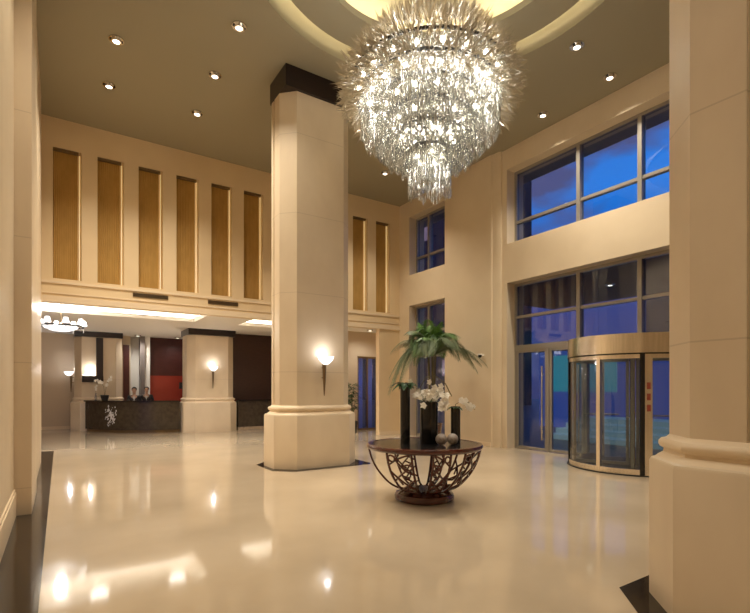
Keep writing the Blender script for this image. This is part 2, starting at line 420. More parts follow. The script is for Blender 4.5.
window('window_4', FY0, FY1, 0, 4.37, [12.15], [2.66, 3.48])
window('window_5', BY0, 3.90, 0, 2.66, [], [])
# hinged glass doors beside the revolving door
def leaf(name, y0, y1, handle_y, zt=2.60):
    d = struct(frame(MB(), y0, y1, .01, zt, GX - .03, GX + .04, .07, 'x').build(name, M['mullion']))
    MB().box(GX - .006, GX + .006, y0 + .07, y1 - .07, .08, zt - .07).build('pane', M['doorglass'], d)
    h = MB(); h.tube([(GX - .09, handle_y, .30), (GX - .09, handle_y, 2.15)], .022, 10)
    for z in (.5, 1.95): h.tube([(GX - .09, handle_y, z), (GX - .02, handle_y, z)], .012, 8)
    h.build('door_handle', M['steel'], d); return d
leaf('door_1', 7.61, 8.57, 7.72)
leaf('door_2', 6.60, 7.55, 6.70)
struct(MB().box(GX - .05, GX + .06, 8.57, 8.62, 0, 2.66).box(GX - .05, GX + .06, 7.55, 7.61, 0, 2.60).box(GX - .05, GX + .06, 6.52, 6.60, 0, 2.66).box(GX - .05, GX + .06, 6.60, 8.57, 2.60, 2.66).build('trim_6', M['mullion']))
struct(MB().box(GX - .05, GX + .06, 3.90, 3.98, 0, 2.66).build('trim_7', M['mullion']))

# ============================================================ COLUMNS
def octa(x0, x1, y0, y1, c, off=0):
    x0 -= off; x1 += off; y0 -= off; y1 += off; c = c + off * .586 * 1.0
    return [(x0 + c, y0), (x1 - c, y0), (x1, y0 + c), (x1, y1 - c), (x1 - c, y1), (x0 + c, y1), (x0, y1 - c), (x0, y0 + c)]
def column(loc, sx, sy, h, label, c=.30, joint=True, capz=None, capo=.005, pad=True, lip=.12, group=None, gv=0):
    t = thing('column', label, 'column', loc, group=group)
    hx, hy = sx / 2, sy / 2; cz = capz if capz else h - .42
    base = octa(-hx, hx, -hy, hy, c, lip)
    m = MB(); L = lambda o, z: [(x, y, z) for x, y in octa(-hx, hx, -hy, hy, c, o)]
    m.loft([L(lip, .0), L(lip, 1.04), L(lip - .012, 1.065), L(lip - .03, 1.075)]); m.build('pedestal', M['plain'], t)
    q = MB(); q.loft([L(.088, 1.075), L(.070, 1.095), L(.040, 1.115), L(.035, 1.14), L(.058, 1.155), L(.068, 1.175), L(.066, 1.20), L(.05, 1.22), L(.02, 1.228), L(.0, 1.25)])
    q.build('base_moulding', M['mould'], t)
    s_ = MB()
    pts = octa(-hx, hx, -hy, hy, c)
    # shallow vertical groove on both narrow sides
    g = .03; gw = .025
    pl = [pts[0], pts[1], pts[2], (hx, gv - gw), (hx - g, gv - gw), (hx - g, gv + gw), (hx, gv + gw), pts[3], pts[4], pts[5], pts[6], (-hx, gv + gw), (-hx + g, gv + gw), (-hx + g, gv - gw), (-hx, gv - gw), pts[7]]
    s_.prism(pl, 1.2501, cz); s_.build('shaft', M['stone'], t)
    MB().box(-hx - capo, hx + capo, -hy - .07, hy + capo - .20 * (sx > 1.57 and sx < 1.5801 and h > 5), cz, h).build('capital', M['cap'], t)
    return t
CX0, CX1 = 3.655, 5.235
column(((CX0 + CX1) / 2, 9.225, 0), 1.58, .95, ZC, 'tall cream stone column in mid hall with dark wooden capital, torch sconce on its front', c=.26, lip=.14, gv=.08)
column(((CX0 + CX1) / 2, 1.345, 0), 1.58, .95, ZC, 'huge cream stone column at the right edge of the view, nearest to the camera', c=.25, lip=.125, gv=-.13)
def floorpad(i, yc):
    x0, x1, y0, y1 = 3.41, 5.53, yc - .775, yc + .775
    c = .33; struct(MB().prism([(x0 + c, y0), (x1 - c * .3, y0), (x1, y0 + c * .3), (x1, y1 - c), (x1 - c, y1), (x0 + c, y1), (x0, y1 - c), (x0, y0 + c)], 0, .004).build('trim_%d' % i, M['dark']))
floorpad(8, 9.225); floorpad(9, 1.345)
column((1.24, 21.5, 0), 1.58, 1.2, RZ, 'cream column at the left end of the reception desk with dark inverted L fitting', c=.22, capz=3.52)
column((4.62, 18.36, 0), 1.66, 1.2, RZ, 'cream column at the right end of the reception desk with lit torch sconce', c=.25, capz=3.50)

# ============================================================ GOLD PANELS
ordn = ['leftmost', 'second from left', 'third from left', 'fourth from left', 'fifth from left', 'sixth from left, just left of the tall column']
for i, (a, b) in enumerate(niche):
    if i < 6: lb = 'tall gold recessed wall panel above reception, ' + ordn[i]
    elif i < 9: lb = 'tall gold recessed wall panel hidden behind the tall stone column'
    else: lb = 'tall gold recessed wall panel right of the tall column, ' + ('the left one of the pair' if i == 9 else 'rightmost, next to the window wall')
    t = thing('wall_panel', lb, 'wall panel', (a, 13.6, 4.16), group='gold panels in the back wall niches')
    m = MB(); n = 24; x0, x1 = .005, PW - .075
    v = []
    for k in range(n + 1):
        y = -.03 - .008 * (k % 2); v += [(x0 + (x1 - x0) * k / n, y, .005), (x0 + (x1 - x0) * k / n, y, 3.05)]
    m.add(v, [(2 * k, 2 * k + 2, 2 * k + 3, 2 * k + 1) for k in range(n)]); m.box(x0, x1, -.028, -.001, .005, 3.05)
    m.build('fabric', M['gold'], t)
    MB().box(.0, PW - .06, -.19, -.10, 3.0, 3.055).build('head_rail', M['bronze'], t)
    MB().box(PW - .045, PW - .03, -.05, -.03, .02, 3.03).build('light_strip', M['side'], t)
# air vents
for x0, x1, lb in ((1.53, 2.36, 'bronze slot air vent above the reception desk'), (3.37, 4.20, 'bronze slot air vent left of the tall column')):
    t = thing('air_vent', lb, 'air vent', (x0, 13.4, 3.90), group='slot vents under the gold panels')
    frame(MB(), 0, x1 - x0, 0, .10, -.02, -.001, .012, 'y').build('vent_frame', M['bronze'], t)
    s_ = MB()
    for k in range(4): s_.box(.012, x1 - x0 - .012, -.016, -.004, .018 + k * .018, .026 + k * .018)
    s_.build('slat', M['bronze'], t)
    MB().box(.012, x1 - x0 - .012, -.004, -.001, .012, .088).build('backing', M['blackm'], t)

# ============================================================ DOWNLIGHTS
def downlight():
    t = thing('downlight', 'x', 'downlight', (0, 0, ZC))
    MB().annulus(.085, .125, -.022, -.001, seg=32).annulus(.061, .086, -.05, -.012, seg=32).build('trim_ring', M['chrome'], t)
    MB().annulus(.001, .060, -.045, -.035, seg=32).build('lamp_lens', M['downglow'], t)
    MB().box(-.11, .11, -.02, .02, -.034, -.026).build('shade_bar', M['blackm'], t)
    return t
dl0 = None
vis = [((.85, 9.78), 'downlight nearest the left wall, larger of the left pair'), ((.85, 11.33), 'downlight above the gold panels near the left wall'),
       ((2.60, 8.24), 'downlight nearest the round ceiling recess on the left'), ((2.60, 9.79), 'middle downlight of the row left of the tall column'),
       ((2.62, 11.37), 'farthest downlight of the row left of the tall column'), ((6.08, 9.94), 'downlight between tall column and chandelier'),
       ((7.93, 11.5), 'downlight seen just below the chandelier left edge by the far corner'), ((7.93, 5.29), 'downlight right of the chandelier beside the round recess'),
       ((9.27, 5.45), 'downlight near the window wall, nearer of two'), ((9.27, 7.05), 'downlight near the window wall, farther of two')]
off = [(.85, 6.3), (.85, 3.4), (.85, .4), (7.9, 2.2), (9.27, 2.4), (2.4, -.8), (6.6, -.8), (2.4, -3.6), (6.6, -3.6)]
for i, (p, lb) in enumerate(vis + [(q, 'round recessed downlight in the ceiling outside the view') for q in off]):
    if i == 0: dl0 = downlight(); o = dl0
    else: o = dup(dl0, (p[0], p[1], ZC))
    o.location = (p[0], p[1], ZC); o['label'] = 'small round recessed ' + lb if i < len(vis) else lb
    o['group'] = 'recessed ceiling downlights'
for p in [v[0] for v in vis] + off:
    lamp('SPOT', 'downlight_lamp', (p[0], p[1], ZC - .07), P_DOWN * (1 if p[1] > 4 else .45), WARM, .045, spot_size=R(112), spot_blend=1)

for i, (x, y, zc, lb) in enumerate(((.9, 15.0, RZ + .42, 'up in the lit ceiling tray above the lobby, left'), (2.9, 15.0, RZ + .42, 'up in the lit ceiling tray above the lobby, right'), (6.4, 15.0, RZ + .42, 'up in the lit ceiling tray behind the tall column'), (2.6, 21.2, RZ, 'in the reception ceiling behind the desk, left'), (4.1, 21.2, RZ, 'in the reception ceiling behind the desk, right'), (8.6, 14.6, RZ, 'in the passage ceiling right of the tall column'))):  # downlights added to brighten the dim reception; no fixtures known there
    if i == 5: x, y = 9.4, 14.6
    o = dup(dl0, (x, y, zc)); o['label'] = 'small added downlight ' + lb; o['group'] = 'added reception ceiling downlights'
    lamp('SPOT', 'downlight_lamp', (x, y, zc - .07), (300, 300, 260, 90, 50, 60)[i], NEUT, .22 if i < 3 else .05, spot_size=R(150), spot_blend=1)

# ============================================================ CHANDELIER
CH = Vector((4.45, 5.33, 0))
ch = thing('crystal_chandelier', 'huge tiered crystal chandelier hanging from the round ceiling recess', 'chandelier', (CH.x, CH.y, ZC + .55))
Z0 = ZC + .55
m = MB(); m.lathe([(.28, -.001), (.28, -.05), (.10, -.09), (.03, -.12)]); m.build('ceiling_canopy', M['chrome'], ch)
MB().tube([(0, 0, -.10), (0, 0, -3.4)], .03, 12).build('suspension_rod', M['chrome'], ch)
tiers = [(1.12, 5.97, .16, .05), (.97, 5.82, .60, .044), (.76, 5.68, .66, .044), (.62, 5.46, .60, .042), (.47, 5.24, .50, .040), (.30, 5.00, .62, .032)]
m = MB()
for r, z, L, sp in tiers:
    m.annulus(r - .012, r + .012, z - Z0 - .02, z - Z0 + .02, seg=72)
    for k in range(8):
        a = 2 * pi * k / 8; m.tube([(0, 0, z - Z0 + .10), (r * cos(a), r * sin(a), z - Z0)], .006, 5)
m.build('frame', M['blackm'], ch)
def drop(mb, x, y, z, L, w, ang):            # string of faceted drops hanging from z
    n = max(1, int(round(L / .15))); h = L / n
    for k in range(n):
        zt = z - k * h; q = 4; ww = w * (1.25 if k == n - 1 else 1)
        ring = lambda rr, zz: [(x + rr * cos(ang + 2 * pi * i / q), y + rr * sin(ang + 2 * pi * i / q), zz) for i in range(q)]
        mb.loft([ring(.0012, zt - .004), ring(ww * .8, zt - h * .3), ring(ww, zt - h * .7), ring(.0012, zt - h)], False)
def spike(mb, base, d, L, w):
    d = d.normalized(); a = d.cross(Vector((0, 0, 1))); a = (a if a.length > .01 else Vector((1, 0, 0))).normalized(); b = d.cross(a)
    base = Vector(base); q = random.random() * pi
    a, b = a * cos(q) + b * sin(q), b * cos(q) - a * sin(q)
    p1 = base + d * L * .45; tip = base + d * L
    mb.add([base, p1 + a * w, p1 + b * w * .45, p1 - a * w, p1 - b * w * .45, tip],
           [(0, 1, 2), (0, 2, 3), (0, 3, 4), (0, 4, 1), (5, 2, 1), (5, 3, 2), (5, 4, 3), (5, 1, 4)])
fr_ = MB(); individual = []
for r, z, L, sp in tiers:
    n = int(2 * pi * r / sp)
    for rr, dz, lf in ((r, 0, 1.0), (r - .07, .03, .8)):
        for k in range(n):
            a = 2 * pi * (k + (.5 if dz else 0)) / n + random.uniform(-.01, .01); l = L * lf * random.uniform(.86, 1.08)
            drop(fr_, rr * cos(a), rr * sin(a), z - Z0 - .02, l, random.uniform(.008, .012), random.random() * 3)
fr_.build('crystal_fringe', M['crystal'], ch)['kind'] = 'stuff'
# radial crystals filling the underside between tiers
sp_ = MB()
for i in range(4200):
    j = random.randrange(len(tiers)); r1, z1 = tiers[j][:2]; r0, z0 = (tiers[j + 1][:2] if j + 1 < len(tiers) else (.05, 5.0))
    t = random.random(); r = r0 + (r1 - r0) * t; z = z0 + (z1 - z0) * t; a = random.random() * 2 * pi
    cc = a + random.uniform(-.9, .9)
    d = Vector((cos(cc) * random.uniform(-.2, 1), sin(cc) * random.uniform(-.2, 1), -random.uniform(-.3, .9)))
    spike(sp_, (r * cos(a), r * sin(a), z - Z0 + random.uniform(-.10, .08)), d, random.uniform(.09, .22), random.uniform(.007, .014))
sp_.build('inner_crystals', M['crystal'], ch)['kind'] = 'stuff'
def spikeset(n, seed):
    random.seed(seed); res = []
    for i in range(n):
        a = random.random() * 2 * pi; u = random.random()
        r = 1.08 + .13 * random.random(); z = 5.55 + .95 * u
        r *= 1 - .12 * max(0, (.30 - u)) / .30 - .62 * max(0, u - .40)
        el = R(random.uniform(-40, 40) + (u - .35) * 70); ca = a + random.uniform(-.5, .5)
        d = Vector((cos(ca) * cos(el), sin(ca) * cos(el), sin(el)))
        res.append(((r * cos(a), r * sin(a), z - Z0), d, random.uniform(.10, .27), random.uniform(.008, .018)))
    return res
m = MB()
for s_ in spikeset(5600, 3): spike(m, *s_)
m.build('crystal_leaves', M['champ'], ch)['kind'] = 'stuff'
proto = MB(); spike(proto, (0, 0, 0), Vector((0, 0, 1)), 1, .09); pm = proto.build('crystal_leaf', M['champ'], ch); pmesh = pm.data; bpy.data.objects.remove(pm)
for b, d, L, wd in spikeset(100, 5):
    o = bpy.data.objects.new('crystal_leaf', pmesh); col.objects.link(o); o.parent = ch; o.location = b; L *= 1.12
    o.rotation_mode = 'QUATERNION'; o.rotation_quaternion = d.to_track_quat('Z', 'Y'); o.scale = (L, L, L)
proto = MB(); drop(proto, 0, 0, 0, .62, .013, 0); pm = proto.build('crystal_pendant', M['crystal'], ch); dm = pm.data; bpy.data.objects.remove(pm)
random.seed(11)
for k in range(100):
    j = random.choice([1, 1, 2, 2, 3, 4, 5]); r, z, L, sp = tiers[j]; a = random.random() * 2 * pi
    o = bpy.data.objects.new('crystal_pendant', dm); col.objects.link(o); o.parent = ch; o.location = ((r + .022) * cos(a), (r + .022) * sin(a), z - Z0 - .02); o.scale = (1, 1, L / .62)
bm_ = MB(); bm_.ball((0, 0, 0), .028, 12, .036); pb = bm_.build('bulb', M['bulb'], ch); bmesh_ = pb.data; bpy.data.objects.remove(pb)
for (r, z, L, sp), n in zip(tiers, (20, 16, 14, 11, 8, 5)):
    for k in range(n):
        a = 2 * pi * (k + .3) / n; rr = r - .11
        o = bpy.data.objects.new('bulb', bmesh_); col.objects.link(o); o.parent = ch; o.location = (rr * cos(a), rr * sin(a), z - Z0 - .07)
for k in range(10):
    a = 2 * pi * k / 10; lamp('POINT', 'chandelier_lamp', (CH.x + .80 * cos(a), CH.y + .80 * sin(a), 5.80), P_CHAND, NEUT, .12)
lamp('POINT', 'chandelier_lamp', (CH.x, CH.y, 4.75), P_CHAND * .5, NEUT, .10)
lamp('POINT', 'chandelier_lamp', (CH.x, CH.y, 6.9), P_CHAND * 3, NEUT, .2)

# ============================================================ SCONCES
def sconce():                                   # origin on the wall, facing -y
    t = thing('torch_sconce', 'x', 'wall lamp')
    m = MB(); m.lathe([(.004, -.62), (.012, -.58), (.030, -.30), (.042, 0), (.05, .01)], (0, -.10, 0), 16); m.tube([(0, -.10, -.25), (0, -.001, -.25)], .012, 8); m.tube([(0, -.10, -.05), (0, -.001, -.05)], .012, 8)
    m.build('bracket', M['bronze'], t)
    m = MB(); m.lathe([(.04, .012), (.09, .05), (.14, .11), (.165, .17), (.155, .17), (.12, .10), (.03, .03)], (0, -.17, 0), 24)
    m.build('glass_bowl', M['shade'], t); return t
sc = sconce(); sc.location = (4.47, 8.75, 2.06); sc['label'] = 'glowing torch sconce on the front of the tall stone column'; sc['group'] = 'torch sconces on the columns'
dup(sc, (4.62, 17.76, 2.20), 0, 'glowing torch sconce on the column right of the reception desk')
dup(sc, (.45, 21.5, 2.05), -pi / 2, 'torch sconce in profile on the left side of the far left column')
lamp('POINT', 'sconce_lamp', (4.49, 8.55, 2.32), P_SCONCE, (.97, .96, 1), .06)
lamp('POINT', 'sconce_lamp', (4.62, 17.56, 2.46), P_SCONCE * 1.1, (.97, .96, 1), .06)
lamp('POINT', 'sconce_lamp', (.32, 21.5, 2.31), P_SCONCE * 2.2, (.97, .96, 1), .06)

# ============================================================ REVOLVING DOOR
DC = (9.75, 5.25)
rd = thing('revolving_door', 'round glass and steel revolving door in the window wall', 'door', (DC[0], DC[1], 0))
RR = 1.2
MB().annulus(.001, RR + .03, 2.24, 2.60, seg=96).build('canopy', M['steel'], rd)
MB().annulus(RR - .02, RR + .035, 2.215, 2.24, seg=96).build('canopy_trim', M['black'], rd)
def ang(d): return R(180 - d)                   # 0 faces the hall, + towards the far end
for a0, a1, nm in ((50, 1.6, 'curved_glass'), (-1.6, -34, 'curved_glass'), (-43, -88, 'curved_glass'), (118, 92, 'curved_glass')):
    A0, A1 = sorted((ang(a0), ang(a1)))
    MB().annulus(RR - .016, RR - .004, .12, 2.215, seg=24, a0=A0, a1=A1).build(nm, M['doorglass'], rd)
    MB().annulus(RR - .03, RR + .01, .02, .12, seg=24, a0=A0, a1=A1).build('bottom_rail', M['steel'], rd)
    MB().annulus(RR - .03, RR + .01, 2.14, 2.215, seg=24, a0=A0, a1=A1).build('top_rail', M['steel'], rd)
def post(deg, wd, mt, lab=None):
    A = ang(deg); dA = wd / RR / 2
    o = MB().annulus(RR - .06, RR + .02, .02, 2.215, seg=6, a0=A - dA, a1=A + dA).build('post', M[mt], rd)
    if lab: o['label'] = lab
for d_, wd, mt, lb in ((53, .12, 'black', 'black door post'), (60, .17, 'steel', None), (0, .07, 'steel', None), (-35.6, .075, 'black', 'black door post'), (-40.5, .12, 'steel', 'wide steel post with red notice'), (-90, .08, 'steel', None), (120, .08, 'steel', None)): post(d_, wd, mt, lb)
A = ang(-40.5); c_, s_ = cos(A), sin(A)
for z in (1.18, 1.38, 1.58):
    MB().box(RR + .0205, RR + .023, -.03, .03, z, z + .12).xf(Matrix.Rotation(A, 4, 'Z')).build('notice', M['signred'], rd)
MB().tube([(0, 0, .02), (0, 0, 2.24)], .05, 16).build('centre_post', M['bronze'], rd)
for k in range(4):
    A = R(28 + 90 * k); Mx = Matrix.Rotation(A, 4, 'Z')
    wg = frame(MB(), .06, 1.12, .03, 2.2, -.025, .025, .06, 'y').xf(Mx).build('wing', M['mullion'], rd)
    MB().box(.12, 1.06, -.005, .005, .09, 2.14).xf(Mx).build('wing_glass', M['doorglass'], wg)
    h = MB(); h.tube([(.25, -.07, 1.05), (.95, -.07, 1.05)], .015, 8); h.tube([(.3, -.07, 1.05), (.3, -.02, 1.05)], .01, 6); h.tube([(.9, -.07, 1.05), (.9, -.02, 1.05)], .01, 6)
    h.xf(Mx).build('push_bar', M['steel'], wg)
MB().annulus(.001, RR + .04, .001, .02, seg=96).build('floor_ring', M['blackm'], rd)
for x, y in ((-.75, .25), (-.3, .75)):
    MB().annulus(.001, .06, 2.225, 2.2395, c=(x, y), seg=20).build('canopy_spotlight', M['downglow'], rd)
    lamp('SPOT', 'canopy_lamp', (x, y, 2.21), 22, NEUT, .05, parent=rd, spot_size=R(120), spot_blend=1)

# ============================================================ TABLE
TB = Vector((4.39, 5.37, 0))
tb = thing('round_table', 'round mahogany centre table with bowl shaped fretwork base under the chandelier', 'table', TB)
m = MB(); m.lathe([(.66, .735), (.80, .735), (.82, .745), (.832, .765), (.832, .785), (.82, .805), (.79, .81), (.77, .81), (.765, .803), (.66, .803)], seg=72, cap=False); m.build('table_rim', M['mahog'], tb)
MB().annulus(.001, .764, .790, .8035, seg=72).build('glass_top', M['black'], tb)
MB().annulus(.001, .70, .735, .789, seg=48).build('top_underside', M['mahog'], tb)
m = MB(); m.lathe([(.30, .001), (.40, .001), (.425, .02), (.43, .06), (.41, .10), (.36, .12), (.30, .13), (.26, .15), (.20, .155), (.001, .155)], seg=56); m.build('base_ring', M['mahog'], tb)
prof = [(.27, .15), (.38, .165), (.50, .23), (.60, .33), (.69, .45), (.76, .59), (.80, .735)]
def rp(t):
    t = max(0, min(.9999, t)) * (len(prof) - 1); i = int(t); f = t - i
    def cr_(k): return prof[max(0, min(len(prof) - 1, k))]
    p0, p1, p2, p3 = cr_(i - 1), cr_(i), cr_(i + 1), cr_(i + 2)
    return [.5 * (2 * p1[k] + (p2[k] - p0[k]) * f + (2 * p0[k] - 5 * p1[k] + 4 * p2[k] - p3[k]) * f * f + (3 * p1[k] - p0[k] - 3 * p2[k] + p3[k]) * f ** 3) for k in (0, 1)]
def fret(center, wang, seed):
    rnd = random.Random(seed); m = MB()
    def P(u, v):
        r, z = rp(v); a = center + wang * (u - .5) * (1.25 - .25 * v); return (r * cos(a), r * sin(a), z)
    for u in (0, 1): m.tube([P(u, i / 14) for i in range(15)], .017, 6)
    nodes = []
    n = 7
    for i in range(n + 1):
        v = i / n; left = P(0, v); nodes.append(v)
    # zig-zag branches and rings
    zz = [(0, .02), (.55, .16), (.1, .30), (.6, .44), (.25, .60), (.7, .74), (.35, .90), (.5, .99)]
    if seed % 2: zz = [(1 - u, v) for u, v in zz]
    def bar(a, b, r=.014): m.tube([P(a[0] + (b[0] - a[0]) * k / 4, a[1] + (b[1] - a[1]) * k / 4) for k in range(5)], r, 5)
    for a, b in zip(zz, zz[1:]): bar(a, b)
    s_ = 1 if not seed % 2 else -1
    fl = lambda u: u if s_ > 0 else 1 - u
    for a, b in [((.55, .16), (1, .24)), ((.1, .30), (0, .22)), ((.6, .44), (1, .34)), ((.6, .44), (1, .58)), ((.25, .60), (0, .50)), ((.25, .60), (0, .72)), ((.7, .74), (1, .68)), ((.7, .74), (1, .90)), ((.35, .90), (0, .82)), ((.35, .9), (.9, .99)), ((.35, .45), (.25, .6)), ((.1, .3), (.5, .33)), ((.5, .33), (.6, .44)), ((.45, .67), (.8, .6))]:
        bar((fl(a[0]), a[1]), (fl(b[0]), b[1]), .013)
    for u, v in ((.82, .80), (.18, .92), (.3, .13)):
        m.tube([P(fl(u) + .15 * cos(2 * pi * k / 12), v + .045 * sin(2 * pi * k / 12)) for k in range(13)], .013, 5)
    return m.build('fretwork_panel', M['mahog'], tb)
a_cam = math.atan2(-TB.y, -TB.x)
for k, (d_, w_) in enumerate(((-25, 26), (17, 17), (57, 29), (124, 26), (163, 15), (205, 24))): fret(a_cam + R(d_), R(w_), k)
for k in range(2):
    a = a_cam + R(-86 + 174 * k)
    MB().tube([(rp(i / 14)[0] * cos(a), rp(i / 14)[0] * sin(a), rp(i / 14)[1]) for i in range(15)], .015, 6).build('rib', M['mahog'], tb)
def tp(lat, dep, z=.8042): v = TB + RT * lat + FW * dep; return (v.x, v.y, z)
def vase(lat, dep, r, h, label):
    m = MB(); m.lathe([(.001, 0), (r * .96, 0), (r, .01), (r, h - .008), (r * .985, h), (r * .88, h), (r * .86, h - .02), (r * .86, .05), (.001, .05)], seg=36, cap=False)
    o = m.build('vase', M['black'], None, tp(lat, dep)); return tag(o, label, 'vase', 'black cylinder vases on the table')
vase(-.275, 0, .070, .86, 'tallest slim black cylinder vase on the left of the round table')
vase(.07, .02, .130, .60, 'wide black cylinder vase in the middle of the round table')
vase(.455, .02, .069, .53, 'short slim black cylinder vase on the right of the round table')
for lat, dep, lb in ((.215, -.22, 'mottled grey decorative ball on the table, the left one'), (.375, -.20, 'mottled grey decorative ball on the table, the right one')):
    m = MB(); m.ball((0, 0, .080), .080, 28)
    tag(m.build('decorative_ball', M['ball'], None, tp(lat, dep)), lb, 'ornament', 'decorative balls on the table')

# flowers
def blossom_mesh(s=1):
    m = MB()
    for k in range(5):
        a = 2 * pi * k / 5; wd = .026 if k in (1, 4) else .018
        d = Vector((cos(a), sin(a), 0)); p = Vector((-sin(a), cos(a), 0))
        L = .052
        pts = [Vector((0, 0, 0)), d * L * .5 + p * wd + Vector((0, 0, .012)), d * L * .5 - p * wd + Vector((0, 0, .012)), d * L * .5 + Vector((0, 0, .004)), d * L + Vector((0, 0, .002))]
        m.add([tuple(q * s) for q in pts], [(0, 1, 3), (0, 3, 2), (1, 4, 3), (3, 4, 2)], True)
    return m
bl = blossom_mesh(); tmp = bl.build('blossom', M['petal']); BLM = tmp.data; bpy.data.objects.remove(tmp)
def add_blossom(par, p, d, s=1):
    o = bpy.data.objects.new('blossom', BLM); col.objects.link(o); o.parent = par; o.location = p; o.scale = (s,) * 3
    o.rotation_mode = 'QUATERNION'; o.rotation_quaternion = Vector(d).to_track_quat('Z', 'Y')
def leafm(m, p, d, L, wd, droop=.4):
    d = Vector(d).normalized(); side = d.cross(Vector((0, 0, 1))).normalized(); n = 5; v = []
    for i in range(n + 1):
        t = i / n; q = Vector(p) + d * L * t + Vector((0, 0, -droop * L * t * t)); ww = wd * sin(pi * min(1, t * .9 + .08))
        v += [q + side * ww, q + Vector((0, 0, -.2 * ww)), q - side * ww]
    f = []
    for i in range(n): f += [(3 * i, 3 * i + 3, 3 * i + 4, 3 * i + 1), (3 * i + 1, 3 * i + 4, 3 * i + 5, 3 * i + 2)]
    m.add(v, f, True)
random.seed(21)
def loc_dir(): return Vector((random.uniform(-1, 1), random.uniform(-1, 1), random.uniform(-.2, 1)))
# middle: big white orchid cluster
fa = thing('orchid_arrangement', 'large cluster of white orchids with a curved stem in the wide black vase', 'flowers', tp(.07, .02, 1.40))
m = MB()
for k in range(7):
    a = 2 * pi * k / 7; m.tube([(.04 * cos(a), .04 * sin(a), -.12), (.06 * cos(a), .06 * sin(a), 0), (.13 * cos(a), .13 * sin(a), .08)], .005, 5)
L_ = [RT * x + Vector((0, 0, z)) for x, z in ((-.10, 0), (-.12, .22), (-.04, .36), (.10, .37), (.24, .26), (.33, .08))]
m.tube([(0, 0, -.1)] + [tuple(p) for p in L_], .007, 6); m.build('stem', M['stem'], fa)
for k in range(62):
    lat = random.gauss(.0, .10); z = .11 + random.gauss(0, .07); dep = random.uniform(-.16, .05)
    if k > 44: lat = .17 + random.uniform(-.03, .07); z = random.uniform(-.10, .10); dep = -.16
    elif k > 36: lat = -.18 + random.uniform(-.05, .04); z = .10 + random.uniform(-.04, .05)
    p = RT * lat + FW * dep + Vector((0, 0, max(z, -.10)))
    if (p.x ** 2 + p.y ** 2) ** .5 < .14 and p.z < .03: p.z = .05
    d = -FW + RT * random.uniform(-.8, .8) + Vector((0, 0, random.uniform(-.2, .9)))
    add_blossom(fa, p, d, random.uniform(.85, 1.2))
m = MB()
for k in range(6): leafm(m, (0, 0, .01), (cos(k * 1.05), sin(k * 1.05), .35), .20, .025)
m.build('leaf', M['leaf'], fa)
fb_ = thing('leaf_arrangement', 'dark green leaves spreading from the tallest black vase', 'plant', tp(-.275, 0, 1.6635))
for k in range(18):
    a = random.random() * 6.28; m = MB(); leafm(m, (0, 0, -.02), (cos(a), sin(a), random.uniform(.3, 1.0)), random.uniform(.15, .27), .05, .7); m.build('leaf', M['leaf'], fb_)
m = MB()
for q_, L_q in ((-RT + Vector((0, 0, .45)), .30), (-RT + FW * .5 + Vector((0, 0, .6)), .26), (-RT - FW * .5 + Vector((0, 0, .2)), .22)): leafm(m, (0, 0, .0), q_, L_q, .045, .7)
if True: pass; m.build('leaf', M['leaf'], fb_)
m = MB(); m.tube([(0, 0, -.2), (.01, 0, 0)], .006, 6); m.build('stem', M['stem'], fb_)
for k in range(3): add_blossom(fb_, RT * random.uniform(.04, .12) + Vector((0, 0, random.uniform(-.02, .06))) - FW * .08, -FW, .8)
fc = thing('orchid_spray', 'pale orchids and dark leaves spilling right from the short black vase', 'flowers', tp(.455, .02, 1.3335))
for k in range(9):
    a = random.random() * 6.28; m = MB(); leafm(m, (0, 0, -.02), (cos(a) - .3 * RT.x, sin(a) - .3 * RT.y, random.uniform(.3, .9)), random.uniform(.10, .19), .035, .6); m.build('leaf', M['leaf'], fc)
m = MB(); m.tube([(0, 0, -.15), (0, 0, .03), tuple(RT * .10 + Vector((0, 0, .09))), tuple(RT * .20 + Vector((0, 0, .05))), tuple(RT * .28 + Vector((0, 0, -.05)))], .005, 6); m.build('stem', M['stem'], fc)
for k in range(15):
    lat = random.uniform(.06, .27); z = .09 - (lat - .1) * .7 + random.uniform(-.05, .04)
    add_blossom(fc, RT * lat + FW * random.uniform(-.05, .05) + Vector((0, 0, z)), -FW + RT * random.uniform(-.5, .7) + Vector((0, 0, .3)), random.uniform(.75, 1.0))

